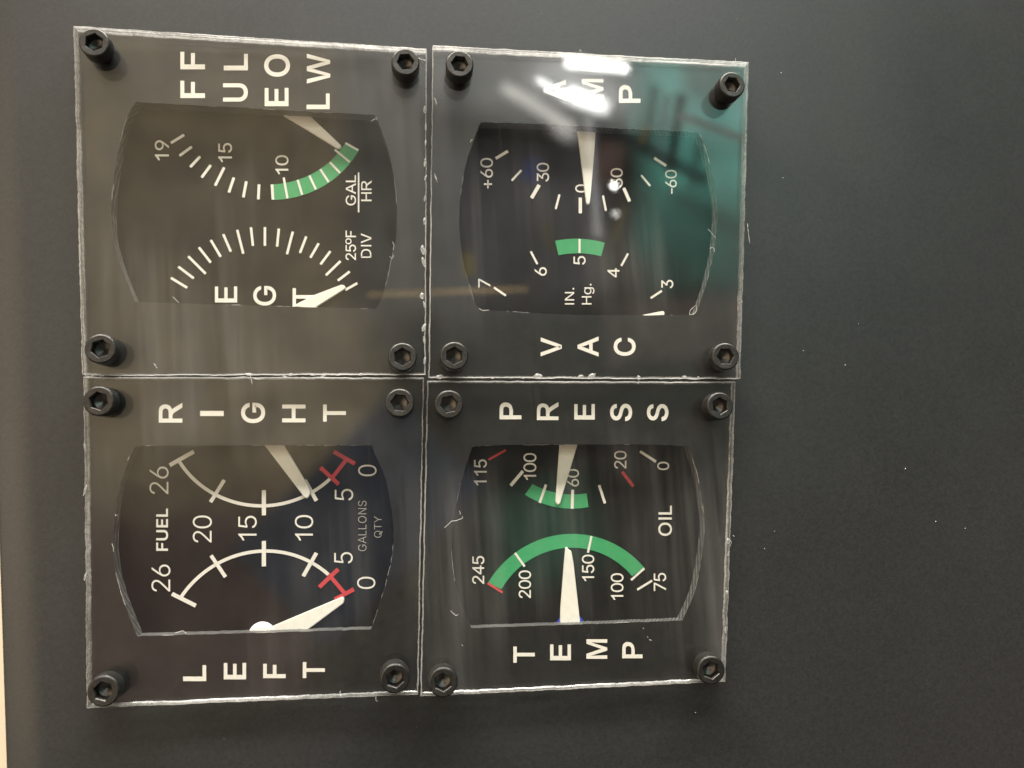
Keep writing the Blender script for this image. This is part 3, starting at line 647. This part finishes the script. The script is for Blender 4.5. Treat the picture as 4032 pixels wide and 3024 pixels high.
for i in range(NS+2):
    f = bm.faces.new([rows[0][i], rows[1][i], rows[1][i+1], rows[0][i+1]]); f.smooth = i < NS
bmesh.ops.recalc_face_normals(bm, faces=bm.faces[:])
bm.to_mesh(panel.data); bm.free()
tag(panel, 'matte black flat panel carrying the four gauges', 'panel', None, 'structure')
bm = bmesh.new()
bmesh.ops.create_cube(bm, size=1, matrix=Matrix.Translation((.0, 0, -.03)) @ Matrix.Diagonal((1.6, 1.2, .03, 1)))
bmesh.ops.bevel(bm, geom=bm.edges[:], offset=.003, segments=2, affect='EDGES')
table = bm_obj('table', bm, [M['table']])
tag(table, 'pale tan bench top showing past the left edge of the panel', 'table', None, 'structure')

# ------------------------------------------------------------------ screw prototype
HEAD_R, HEAD_H, HEX_R, HEX_D = 2.28*MM, 2.75*MM, 1.38*MM, 1.6*MM

def screw_meshes():
    N = 48
    bm = bmesh.new()
    prof = [(HEAD_R*.985, 0), (HEAD_R, .12*MM), (HEAD_R, HEAD_H-.34*MM), (HEAD_R*.985, HEAD_H-.20*MM), (HEAD_R*.945, HEAD_H-.07*MM), (HEAD_R*.89, HEAD_H), ]
    rings = []
    for r, z in prof:
        ring = []
        for i in range(N*2):
            a = 2*math.pi*i/(N*2)
            rr = r
            if .2*MM < z < HEAD_H-.3*MM or z == .12*MM: rr = r*(1-.012*(i % 2))
            ring.append(bm.verts.new((rr*math.cos(a), rr*math.sin(a), z)))
        rings.append(ring)
    K = N*2
    for a, b in zip(rings, rings[1:]):
        for i in range(K):
            bm.faces.new([a[i], a[(i+1) % K], b[(i+1) % K], b[i]])
    bm.faces.new(list(reversed(rings[0])))
    # flat top down to a hexagonal mouth
    def hexr(a, R_):
        s = math.pi/3
        m = (a % s)-s/2
        return R_*math.cos(s/2)/math.cos(m)
    mouth = [bm.verts.new((hexr(2*math.pi*i/K, HEX_R*1.09)*math.cos(2*math.pi*i/K), hexr(2*math.pi*i/K, HEX_R*1.09)*math.sin(2*math.pi*i/K), HEAD_H-.02*MM)) for i in range(K)]
    lip = [bm.verts.new((hexr(2*math.pi*i/K, HEX_R)*math.cos(2*math.pi*i/K), hexr(2*math.pi*i/K, HEX_R)*math.sin(2*math.pi*i/K), HEAD_H-.14*MM)) for i in range(K)]
    for a, b in ((rings[-1], mouth), (mouth, lip)):
        for i in range(K):
            bm.faces.new([a[i], a[(i+1) % K], b[(i+1) % K], b[i]])
    # shank through the plate
    sr = 1.35*MM
    top = [bm.verts.new((sr*math.cos(2*math.pi*i/24), sr*math.sin(2*math.pi*i/24), -.02*MM)) for i in range(24)]
    bot = [bm.verts.new((sr*math.cos(2*math.pi*i/24), sr*math.sin(2*math.pi*i/24), -PLATE_T-2.0*MM)) for i in range(24)]
    for i in range(24):
        bm.faces.new([bot[i], bot[(i+1) % 24], top[(i+1) % 24], top[i]])
    bm.normal_update()
    me = bpy.data.meshes.new('screw'); bm.to_mesh(me); bm.free()
    me.materials.append(M['steel'])
    for p in me.polygons: p.use_smooth = False
    # socket: walls and a drilled cone at the bottom
    bm = bmesh.new()
    l0 = [bm.verts.new((HEX_R*math.cos(math.pi/3*i), HEX_R*math.sin(math.pi/3*i), HEAD_H-.14*MM)) for i in range(6)]
    l1 = [bm.verts.new((HEX_R*math.cos(math.pi/3*i), HEX_R*math.sin(math.pi/3*i), HEAD_H-HEX_D)) for i in range(6)]
    cone = bm.verts.new((0, 0, HEAD_H-HEX_D-.45*MM))
    mid = [bm.verts.new((HEX_R*.8*math.cos(2*math.pi*i/24), HEX_R*.8*math.sin(2*math.pi*i/24), HEAD_H-HEX_D)) for i in range(24)]
    for i in range(6):
        bm.faces.new([l0[(i+1) % 6], l0[i], l1[i], l1[(i+1) % 6]])
    for i in range(24):
        bm.faces.new([mid[i], mid[(i+1) % 24], cone])
    for i in range(6):
        k0 = i*4
        bm.faces.new([l1[i], l1[(i+1) % 6], mid[(k0+4) % 24], mid[(k0+3) % 24], mid[(k0+2) % 24], mid[(k0+1) % 24], mid[k0]])
    bm.normal_update()
    ms = bpy.data.meshes.new('hex_socket'); bm.to_mesh(ms); bm.free()
    ms.materials.append(M['socket'])
    return me, ms
SCREW_ME, SOCKET_ME = screw_meshes()
screw_proto = None
srng = random.Random(3)
TILT = {(2857, 1403): (0, -5), (2800, 2640): (3, -4), (1556, 2673): (4, 3), (370, 166): (2, 2), (395, 1373): (0, 4)}

def add_screw(px, parent):
    global screw_proto
    if screw_proto is None:
        s = bpy.data.objects.new('screw', SCREW_ME); k = bpy.data.objects.new('hex_socket', SOCKET_ME)
        screw_proto = (s, k)
    else:
        s, k = screw_proto[0].copy(), screw_proto[1].copy()
    COL.objects.link(s); COL.objects.link(k)
    k.parent = s
    s.parent = parent
    top = W(px[0], px[1], PLATE_T+HEAD_H)
    tx, ty = TILT.get(px, (srng.uniform(-1.5, 1.5), srng.uniform(-1.5, 1.5)))
    rot = Matrix.Rotation(math.radians(tx), 4, 'X') @ Matrix.Rotation(math.radians(ty), 4, 'Y') @ Matrix.Rotation(srng.uniform(0, math.pi/3), 4, 'Z')
    off = rot @ Vector((0, 0, HEAD_H))
    world_m = Matrix.Translation(top-off+Vector((0, 0, .05*MM))) @ rot
    s.matrix_basis = Matrix.Translation(-parent.location) @ world_m
    return s

# ------------------------------------------------------------------ gauge builders
def clear_plate(corners, parent, seed):
    rng = random.Random(seed)
    base = [tuple(W(x, y, PLATE_T)[:2]) for x, y in corners]
    lp = densify(base, .0005, .00010, rng, seed)
    n = len(lp)
    area2 = sum(lp[i][0]*lp[(i+1) % n][1]-lp[(i+1) % n][0]*lp[i][1] for i in range(n))
    if area2 < 0: lp.reverse()
    ch = .00016
    rings_spec = [(-ch, .00005), (0, ch+.00005), (.00004, PLATE_T*.5), (0, PLATE_T-ch), (-ch, PLATE_T)]
    bm = bmesh.new(); rings = []
    for d, z in rings_spec:
        o = offset_loop(lp, d)
        rings.append([bm.verts.new((x+(rng.uniform(-1, 1)*.00004 if 0 < z < PLATE_T else 0), y, z)) for x, y in o])
    for a, b in zip(rings, rings[1:]):
        for i in range(n):
            f = bm.faces.new([a[i], a[(i+1) % n], b[(i+1) % n], b[i]]); f.material_index = 1
    bm.faces.new(rings[-1])
    bm.faces.new(list(reversed(rings[0])))
    bmesh.ops.triangulate(bm, faces=[f for f in bm.faces if len(f.verts) > 4])
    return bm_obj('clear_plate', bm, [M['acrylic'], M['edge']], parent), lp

def blob(bm, c_, sx, sy, sz, rng, ang=0):
    r = bmesh.ops.create_icosphere(bm, subdivisions=2, radius=1)
    sd = rng.uniform(0, 50)
    for v in r['verts']:
        k = 1+.45*noise.noise(v.co*1.7+Vector((sd, 0, 0)))
        p = Vector((v.co.x*sx*k, v.co.y*sy*k, v.co.z*sz*k))
        p.rotate(Matrix.Rotation(ang, 3, 'Z'))
        v.co = p+c_

def strip(bm, pts, w):
    """thin curled shaving along 3d points"""
    prev = None
    for i, p in enumerate(pts):
        a = pts[max(0, i-1)]; b = pts[min(len(pts)-1, i+1)]
        t = (b-a).normalized(); nn = t.cross(Vector((0, 0, 1)))
        if nn.length < 1e-6: nn = Vector((1, 0, 0))
        nn = nn.normalized()*w; up = Vector((0, 0, w))
        ring = [bm.verts.new(p+nn), bm.verts.new(p+up), bm.verts.new(p-nn), bm.verts.new(p-up)]
        if prev:
            for k in range(4):
                bm.faces.new([prev[k], prev[(k+1) % 4], ring[(k+1) % 4], ring[k]])
        prev = ring

def burrs(name, chips, curls, parent, seed):
    """chips: (x, y, size across px, size along px); curls: polylines in photo pixels"""
    rng = random.Random(seed)
    for x, y, a, b in chips:
        bm = bmesh.new()
        blob(bm, W(x, y, PLATE_T-.0002), a*PXM*.38, b*PXM*.38, min(a, b)*PXM*.4, rng, rng.uniform(-.4, .4))
        bm_obj(name, bm, [M['burr']], parent, True)
    for c_ in curls:
        bm = bmesh.new()
        strip(bm, [W(x, y, PLATE_T+.0001*math.sin(i*1.3)) for i, (x, y) in enumerate(c_)], .00006)
        bm_obj('edge_shaving', bm, [M['burr']], parent, True)

def fray(parent, loop, bright, curls, seed):
    """torn white fibres on the cut edge of the card window"""
    rng = random.Random(seed); bm = bmesh.new()
    n = len(loop); i = 0
    while i < n-6:
        k = rng.randint(3, 9)
        if rng.random() < bright:
            pts = [Vector((loop[(i+j) % n][0]+rng.uniform(-1, 1)*.00004, loop[(i+j) % n][1]+rng.uniform(-1, 1)*.00004, -.00004)) for j in range(k)]
            strip(bm, pts, rng.uniform(.00002, .00005))
        i += k
    for c_ in curls:
        strip(bm, [W(x, y, .00003) for x, y in c_], .00004)
    return bm_obj('paper_fray', bm, [M['dust']], parent)

def needle(parent, pts, hub=None, ridge=True, name='needle', z=NEEDLE_Z):
    bm = bmesh.new()
    P = [W(x, y, z) for x, y in pts]
    cen = sum(P, Vector())/len(P)
    top = [bm.verts.new(p) for p in P]
    bot = [bm.verts.new(cen+(p-cen)*1.02-Vector((0, 0, .0005))) for p in P]
    bm.faces.new(top); bm.faces.new(list(reversed(bot)))
    k = len(P)
    for i in range(k):
        bm.faces.new([bot[i], bot[(i+1) % k], top[(i+1) % k], top[i]])
    bmesh.ops.recalc_face_normals(bm, faces=bm.faces[:])
    bmesh.ops.bevel(bm, geom=bm.edges[:], offset=.00008, segments=2, affect='EDGES')
    o = bm_obj(name, bm, [M['needle']], parent)
    return o

def hub(name, px, r_px, z, h, material, parent):
    bm = bmesh.new()
    c0 = W(px[0], px[1], z); r = r_px*PXM
    rings = []
    for f, hz in ((1, -.0006), (1, h*.2), (.92, h*.55), (.7, h*.85), (.35, h)):
        rings.append([bm.verts.new(c0+Vector((r*f*math.cos(2*math.pi*i/32), r*f*math.sin(2*math.pi*i/32), hz))) for i in range(32)])
    for a, b in zip(rings, rings[1:]):
        for i in range(32):
            bm.faces.new([a[i], a[(i+1) % 32], b[(i+1) % 32], b[i]])
    bm.faces.new(rings[-1])
    return bm_obj(name, bm, [material], parent, True)

def gauge(key, label, seed, letters, burr_data, fray_data, plate_tilt=None):
    g = E_[key]
    cs = [W(x, y, 0) for x, y in g['plate']]
    cen = sum(cs, Vector())/4
    root = bpy.data.objects.new('panel_gauge', None); COL.objects.link(root)
    root.empty_display_size = .01
    tag(root, label, 'gauge', 'clear gauges screwed to the black panel')
    plate, lp = clear_plate(g['plate'], root, seed)
    burrs('edge_burr', burr_data[0], burr_data[1], plate, seed+5)
    card_lp = offset_loop(lp, -.0003)
    card = curve_slab('bezel_card', [card_lp, g['loop']], 0, CARD_T, root, [M['card'], M['card_core']])
    for word, items in letters:
        put_text('lettering', items, .00003, M['ink'], card, .021, 'white word '+word)
    fray(card, g['loop'], fray_data[0], fray_data[1], seed+9)
    # inner wall of the opening
    bm = bmesh.new()
    lo = offset_loop(g['loop'], .00012)
    r0 = [bm.verts.new((x, y, -CARD_T)) for x, y in lo]
    r1 = [bm.verts.new((x, y, DIAL_Z)) for x, y in lo]
    k = len(lo)
    for i in range(k):
        bm.faces.new([r0[i], r0[(i+1) % k], r1[(i+1) % k], r1[i]])
    bm_obj('window_wall', bm, [M['liner']], root)
    # dial card under the opening
    big = offset_loop(g['loop'], .0022)
    xs = [p[0] for p in big]; ys = [p[1] for p in big]
    x0, x1, y0, y1 = min(xs), max(xs), min(ys), max(ys)
    bm = bmesh.new()
    bmesh.ops.create_cube(bm, size=1, matrix=Matrix.Translation(((x0+x1)/2, (y0+y1)/2, DIAL_Z-.00035)) @ Matrix.Diagonal((x1-x0, y1-y0, .0006, 1)))
    dial = bm_obj('dial', bm, [M['dial']], root)
    for s in g['screws']: add_screw(s, root)
    return root, card, dial

Z1 = DIAL_Z+.00003      # print
Z2 = DIAL_Z+.00006      # print over print

# ------------------------------------------------------------------ FUEL FLOW / EGT
root, card, dial = gauge('ff', 'clear square gauge marked FUEL FLOW and EGT with GAL HR dial', 11,
    [('FUEL', [('F', 710, 807, 318, 386), ('U', 878, 976, 328, 400), ('E', 1042, 1136, 346, 418), ('L', 1207, 1298, 368, 430)]),
     ('FLOW', [('F', 710, 807, 204, 273), ('L', 881, 976, 212, 277), ('O', 1040, 1142, 214, 302), ('W', 1208, 1300, 212, 329)])],
    ([(1672, 432, 16, 36), (1676, 500, 10, 40), (1676, 560, 9, 30), (1673, 640, 12, 44), (1675, 700, 9, 30), (1672, 870, 14, 40), (1666, 985, 22, 50), (1668, 1030, 20, 50),
      (1662, 1165, 24, 34), (1672, 1200, 14, 44), (1668, 1290, 18, 44), (1670, 1340, 12, 40), (1672, 1420, 12, 36), (1672, 780, 9, 30), (980, 1474, 44, 14), (1145, 1474, 26, 13), (1230, 1475, 26, 12), (1275, 1479, 40, 10), (1420, 1474, 24, 12), (365, 1478, 16, 8), (400, 1479, 26, 7)],
     [[(1640, 225), (1655, 232), (1676, 238)], [(606, 1430), (612, 1440), (618, 1450)], [(985, 1476), (990, 1500), (994, 1512)], [(1560, 222), (1600, 214), (1650, 232)]]),
    (.38, [[(1462, 478), (1475, 468), (1485, 472), (1480, 462)], [(1545, 952), (1552, 965), (1548, 985)], [(1534, 1010), (1544, 1018), (1552, 1005)], [(680, 1168), (692, 1180), (705, 1192)]]))
put_text('numeral', [('19', 609, 665, 552, 631)], Z1, M['ink'], dial, .004)
put_text('numeral', [('15', 859, 914, 563, 638)], Z1, M['ink'], dial, .004)
put_text('numeral', [('10', 1084, 1136, 611, 686)], Z1, M['ink'], dial, .004)
put_text('unit_text', [('GAL', 1361, 1402, 690, 809), ('HR', 1422, 1463, 711, 792)], Z1, M['ink'], dial, .004)
bars('fraction_bar', [(1412, 679, 1412, 836, 6)], Z1, M['ink'], dial)
put_text('unit_text', [('25ºF', 1360, 1402, 908, 1024), ('DIV', 1421, 1462, 919, 1015)], Z1, M['ink'], dial, .004)
put_text('dial_title', [('E', 846, 934, 1128, 1191), ('G', 997, 1087, 1126, 1203), ('T', 1152, 1242, 1135, 1203)], Z1, M['ink'], dial, .014)
ft = [(673, 563, 725, 531), (707, 613, 755, 578), (749, 658, 788, 616), (794, 699, 830, 650), (847, 731, 883, 659), (901, 758, 921, 699), (958, 777, 970, 714), (1017, 785, 1020, 726),
      (1075, 786, 1071, 726), (1132, 781, 1117, 699), (1190, 767, 1172, 708), (1244, 746, 1218, 691), (1294, 717, 1261, 666), (1339, 681, 1299, 639), (1377, 638, 1318, 589), (1411, 592, 1360, 563)]
bars('scale_ticks', [(*t, 11 if i < 9 else 9) for i, t in enumerate(ft)], Z2, M['ink'], dial)
band('green_arc', [(1074, 786), (1132, 783), (1190, 770), (1244, 748), (1294, 720), (1339, 684), (1377, 641), (1413, 594)],
     [(1072, 727), (1122, 720), (1172, 707), (1218, 689), (1261, 665), (1299, 638), (1331, 603), (1359, 562)], Z1, M['green'], dial)
et = [(673, 1094, 737, 1133), (702, 1050, 763, 1096), (741, 1009, 810, 1078), (783, 974, 830, 1034), (830, 945, 869, 1011), (879, 922, 909, 991), (934, 905, 958, 999), (988, 895, 996, 968), (1043, 894, 1043, 968),
      (1098, 900, 1091, 971), (1153, 912, 1130, 1001), (1206, 931, 1181, 996), (1255, 958, 1222, 1015), (1301, 989, 1262, 1041), (1341, 1028, 1283, 1084), (1377, 1069, 1330, 1105), (1407, 1115, 1359, 1142)]
bars('scale_ticks', [(*t, 10) for t in et], Z2, M['ink'], dial)
needle(root, [(1000, 390), (1180, 390), (1212, 447), (1342, 571), (1343, 580), (1336, 585), (1325, 582), (1105, 447)])
needle(root, [(1150, 1206), (1180, 1190), (1240, 1160), (1345, 1120), (1356, 1124), (1360, 1134), (1352, 1141), (1250, 1205), (1200, 1240), (1110, 1240)])

# ------------------------------------------------------------------ FUEL QTY
root, card, dial = gauge('fuel', 'clear square gauge marked LEFT and RIGHT with FUEL GALLONS dial', 23,
    [('RIGHT', [('R', 625, 718, 1586, 1664), ('I', 788, 881, 1618, 1638), ('G', 949, 1044, 1586, 1666), ('H', 1111, 1203, 1593, 1663), ('T', 1272, 1362, 1593, 1660)]),
     ('LEFT', [('L', 721, 812, 2619, 2682), ('E', 881, 969, 2610, 2675), ('F', 1036, 1125, 2614, 2670), ('T', 1192, 1279, 2607, 2670)])],
    ([(335, 1930, 10, 60), (334, 1760, 9, 40), (336, 2270, 10, 40), (470, 1487, 10, 8), (475, 1487, 8, 8), (1120, 1482, 30, 8)],
     [[(535, 2760), (540, 2768), (542, 2775)], [(1340, 2720), (1338, 2735), (1344, 2742)], [(1480, 2742), (1480, 2757), (1487, 2762)], [(1000, 1490), (1020, 1493), (1040, 1489)]]),
    (.42, [[(452, 2025), (458, 2032), (462, 2026)], [(441, 2140), (446, 2155), (447, 2172)], [(500, 1812), (508, 1806), (506, 1798)], [(690, 2492), (720, 2484), (735, 2494)]]))
put_text('numeral', [('26', 588, 664, 1837, 1945)], Z1, M['ink'], dial, -.008)
put_text('numeral', [('20', 759, 834, 2030, 2136)], Z1, M['ink'], dial, -.008)
put_text('numeral', [('15', 938, 1011, 2031, 2128)], Z1, M['ink'], dial, -.008)
put_text('numeral', [('10', 1161, 1233, 2028, 2128)], Z1, M['ink'], dial, -.008)
put_text('numeral', [('26', 596, 671, 2223, 2329)], Z1, M['ink'], dial, -.008)
put_text('numeral', [('5', 1318, 1391, 1925, 1970)], Z1, M['ink'], dial, -.008)
put_text('numeral', [('0', 1410, 1483, 1830, 1875)], Z1, M['ink'], dial, -.008)
put_text('numeral', [('5', 1316, 1389, 2174, 2218)], Z1, M['ink'], dial, -.008)
put_text('numeral', [('0', 1406, 1478, 2271, 2319)], Z1, M['ink'], dial, -.008)
put_text('dial_title', [('FUEL', 615, 662, 2003, 2169)], Z1, M['ink'], dial, .022)
put_text('unit_text', [('GALLONS', 1410, 1443, 1972, 2170), ('QTY', 1473, 1506, 2033, 2117)], Z1, M['ink_dim'], dial, -.012)
line_arc('scale_arc', [(707, 1817), (849, 1950), (1039, 1993), (1185, 1957), (1230, 1934), (1303, 1887)], 13, Z1, M['ink'], dial)
bars('red_arc', [(1303, 1887, 1361, 1814, 15), (1262, 1841, 1334, 1907, 16), (1314, 1778, 1397, 1826, 16)], Z2, M['red'], dial)
line_arc('scale_arc', [(714, 2352), (852, 2218), (1038, 2171), (1140, 2182), (1226, 2216), (1294, 2261)], 13, Z1, M['ink'], dial)
bars('red_arc', [(1294, 2261, 1357, 2336, 15), (1332, 2241, 1257, 2312, 16), (1393, 2320, 1318, 2361, 16)], Z2, M['red'], dial)
bars('scale_ticks', [(668, 1832, 763, 1778, 16), (829, 1977, 883, 1890, 14), (1039, 1930, 1039, 2029, 16), (1246, 1972, 1200, 1890, 15)], Z2, M['ink'], dial)
bars('scale_ticks', [(677, 2338, 771, 2385, 15), (831, 2187, 888, 2272, 14), (1039, 2130, 1039, 2230, 16), (1246, 2177, 1194, 2269, 15)], Z2, M['ink'], dial)
needle(root, [(1005, 1705), (1088, 1690), (1126, 1765), (1213, 1912), (1222, 1938), (1214, 1958), (1205, 1962), (1196, 1955), (1043, 1755)])
nd = needle(root, [(1079, 2464), (1340, 2354), (1350, 2350), (1354, 2362), (1351, 2376), (1235, 2462), (1160, 2515), (1000, 2515)])
hub('needle_hub', (1031, 2503), 52, NEEDLE_Z-.0001, .0004, M['needle'], nd)

# ------------------------------------------------------------------ AMP / VAC
root, card, dial = gauge('amp', 'clear square gauge marked VAC and AMP reflecting the bright tubes', 37,
    [('AMP', [('A', 2140, 2228, 314, 396), ('M', 2290, 2376, 311, 388), ('P', 2437, 2522, 335, 405)]),
     ('VAC', [('V', 2129, 2212, 1329, 1403), ('A', 2274, 2357, 1325, 1404), ('C', 2416, 2503, 1330, 1401)])],
    ([(1732, 1484, 44, 20), (2118, 1480, 42, 26), (2285, 1482, 34, 18), (2330, 1480, 44, 24), (2695, 1484, 26, 12), (1938, 1488, 20, 8), (2515, 1484, 20, 14), (2060, 1488, 22, 8), (2750, 1486, 14, 8), (1716, 400, 8, 40), (1716, 700, 8, 50)],
     [[(2943, 880), (2946, 910), (2952, 958)], [(2280, 205), (2284, 196), (2290, 204)], [(2305, 206), (2302, 198)], [(2896, 243), (2896, 230)], [(2512, 1490), (2516, 1500), (2512, 1512)]]),
    (.30, [[(2788, 902), (2800, 915), (2818, 938)], [(2795, 978), (2806, 974), (2814, 984), (2812, 992)], [(2714, 1240), (2718, 1222), (2732, 1208), (2743, 1202), (2744, 1222), (2734, 1236), (2718, 1240)],
           [(1886, 1214), (1900, 1223), (1925, 1221)], [(1852, 560), (1858, 548), (1862, 552)]]))
NW = .004
put_text('numeral', [('+60', 1891, 1941, 622, 742)], Z1, M['ink'], dial, NW)
put_text('numeral', [('30', 2113, 2162, 641, 715)], Z1, M['ink'], dial, NW)
put_text('numeral', [('0', 2265, 2312, 726, 758)], Z1, M['ink'], dial, NW)
put_text('numeral', [('30', 2404, 2452, 662, 738)], Z1, M['ink'], dial, NW)
put_text('numeral', [('-60', 2619, 2665, 669, 763)], Z1, M['ink'], dial, NW)
put_text('numeral', [('7', 1883, 1931, 1098, 1132)], Z1, M['ink'], dial, NW)
put_text('numeral', [('6', 2105, 2153, 1052, 1086)], Z1, M['ink'], dial, NW)
put_text('numeral', [('5', 2258, 2306, 1008, 1042)], Z1, M['ink'], dial, NW)
put_text('numeral', [('4', 2392, 2439, 1056, 1092)], Z1, M['ink'], dial, NW)
put_text('numeral', [('3', 2604, 2651, 1102, 1135)], Z1, M['ink'], dial, NW)
put_text('unit_text', [('IN.', 2224, 2261, 1133, 1199), ('Hg.', 2291, 2329, 1117, 1199)], Z1, M['ink'], dial, 0)
bars('scale_ticks', [(1952, 624, 2000, 595, 12), (2015, 711, 2053, 670, 9), (2093, 780, 2123, 728, 15), (2188, 823, 2203, 766, 9), (2285, 840, 2285, 778, 14),
                     (2374, 770, 2386, 830, 9), (2456, 740, 2479, 793, 14), (2525, 690, 2560, 732, 9), (2576, 622, 2623, 653, 12)], Z2, M['ink'], dial)
bars('scale_ticks', [(2090, 990, 2116, 1040, 9), (1945, 1132, 1992, 1164, 9), (2282, 941, 2282, 996, 9), (2473, 998, 2446, 1047, 9), (2606, 1145, 2562, 1174, 9)], Z2, M['ink'], dial)
band('green_arc', [(2186, 948), (2234, 942), (2284, 940), (2333, 945), (2381, 956)], [(2199, 1005), (2240, 999), (2283, 997), (2326, 1001), (2367, 1009)], Z1, M['green'], dial)
needle(root, [(2262, 430), (2352, 430), (2347, 500), (2340, 600), (2326, 770), (2322, 800), (2316, 804), (2310, 800), (2296, 690), (2284, 590), (2272, 500)])
needle(root, [(2500, 1250), (2530, 1240), (2612, 1224), (2617, 1230), (2616, 1240), (2600, 1262), (2480, 1290)])

# ------------------------------------------------------------------ OIL
root, card, dial = gauge('oil', 'clear square gauge marked TEMP and PRESS with OIL dial', 53,
    [('PRESS', [('P', 1967, 2053, 1585, 1651), ('R', 2114, 2199, 1583, 1654), ('E', 2261, 2342, 1591, 1652), ('S', 2402, 2489, 1590, 1658), ('S', 2547, 2632, 1591, 1658)]),
     ('TEMP', [('T', 2021, 2106, 2546, 2609), ('E', 2166, 2248, 2537, 2600), ('M', 2309, 2391, 2517, 2594), ('P', 2450, 2530, 2528, 2592)])],
    ([(2866, 2130, 12, 34), (2862, 2332, 14, 20), (2868, 2180, 8, 30), (2856, 2480, 8, 30)],
     [[(2862, 2128), (2870, 2120), (2880, 2135), (2876, 2150)], [(2886, 2108), (2892, 2112)]]),
    (.25, [[(1750, 2078), (1765, 2065), (1778, 2052), (1798, 2050), (1812, 2044), (1822, 2040), (1820, 2032)], [(1808, 2012), (1812, 2018), (1812, 2026)],
           [(1774, 2405), (1784, 2415), (1795, 2424), (1804, 2420)], [(1818, 2538), (1822, 2544)], [(2548, 2506), (2552, 2512)], [(2556, 2519), (2565, 2521)], [(2532, 2472), (2535, 2476)]]))
put_text('numeral', [('115', 1866, 1917, 1809, 1911)], Z1, M['ink'], dial, NW)
put_text('numeral', [('100', 2061, 2112, 1784, 1889)], Z1, M['ink'], dial, NW)
put_text('numeral', [('60', 2232, 2280, 1847, 1916)], Z1, M['ink'], dial, NW)
put_text('numeral', [('20', 2418, 2467, 1775, 1845)], Z1, M['ink'], dial, NW)
put_text('numeral', [('0', 2588, 2635, 1818, 1851)], Z1, M['ink'], dial, NW)
put_text('dial_title', [('OIL', 2592, 2646, 1991, 2110)], Z1, M['ink'], dial, .010)
put_text('numeral', [('245', 1859, 1907, 2189, 2299)], Z1, M['ink'], dial, NW)
put_text('numeral', [('200', 2042, 2091, 2246, 2355)], Z1, M['ink'], dial, NW)
put_text('numeral', [('150', 2291, 2340, 2184, 2288)], Z1, M['ink'], dial, NW)
put_text('numeral', [('100', 2405, 2455, 2257, 2362)], Z1, M['ink'], dial, NW)
put_text('numeral', [('75', 2574, 2623, 2256, 2327)], Z1, M['ink'], dial, NW)
bars('scale_ticks', [(2011, 1912, 2059, 1855, 13), (2125, 1980, 2150, 1908, 11), (2253, 2003, 2255, 1928, 12), (2382, 1982, 2359, 1910, 11), (2583, 1818, 2520, 1777, 11)], Z2, M['ink'], dial)
bars('red_mark', [(1924, 1810, 1992, 1772, 9)], Z2, M['red'], dial)
bars('red_mark', [(2494, 1915, 2450, 1858, 13)], Z2, M['red'], dial)
bars('red_mark', [(1920, 2296, 1979, 2333, 9)], Z2, M['red'], dial)
bars('scale_ticks', [(2028, 2177, 2066, 2231, 9), (2329, 2111, 2315, 2176, 9), (2537, 2238, 2485, 2284, 9), (2568, 2286, 2509, 2322, 9)], Z2, M['ink'], dial)
band('green_arc', [(2067, 1948), (2130, 1980), (2199, 1997), (2258, 2004), (2317, 1996)], [(2097, 1906), (2135, 1924), (2177, 1938), (2253, 1946), (2310, 1943)], Z1, M['green'], dial)
band('green_arc', [(1920, 2295), (2030, 2176), (2148, 2121), (2253, 2102), (2332, 2108), (2439, 2151), (2536, 2237)],
     [(1973, 2319), (2072, 2218), (2177, 2165), (2262, 2155), (2317, 2163), (2405, 2197), (2488, 2269)], Z1, M['green'], dial)
needle(root, [(2196, 1700), (2286, 1700), (2272, 1758), (2215, 1948), (2206, 1980), (2200, 1987), (2193, 1985), (2188, 1974), (2204, 1754)])
nd = needle(root, [(2205, 2500), (2207, 2440), (2208, 2395), (2220, 2240), (2227, 2160), (2233, 2155), (2240, 2166), (2250, 2172), (2258, 2215), (2283, 2437), (2290, 2500)])
hub('needle_hub', (2245, 2472), 70, NEEDLE_Z-.0007, .0004, M['blue'], nd)

# ------------------------------------------------------------------ dust on the panel
rng = random.Random(99); bm = bmesh.new()
SPECKS = [(3076, 286, 5), (3328, 1437, 5), (3083, 700, 4), (3163, 1380, 4), (3565, 1845, 5), (3685, 2053, 5), (3010, 2160, 4), (3050, 2092, 3), (2738, 2806, 5), (3800, 2080, 4), (300, 1940, 5), (3380, 1275, 3)]
for x, y, s in SPECKS+[(rng.uniform(40, 4000), rng.choice([rng.uniform(2830, 3000), rng.uniform(20, 90), rng.uniform(100, 2900)]), rng.uniform(1.0, 1.9)) for _ in range(8)]:
    if 280 < x < 2960 and 95 < y < 2800: continue
    blob(bm, W(x, y, PANEL_Z+.00003), s*PXM*.48, s*PXM*.36, s*PXM*.25, rng, rng.uniform(0, 3))
d = bm_obj('dust', bm, [M['dust']])
tag(d, 'pale dust specks scattered over the black panel', 'dust', None, 'stuff')
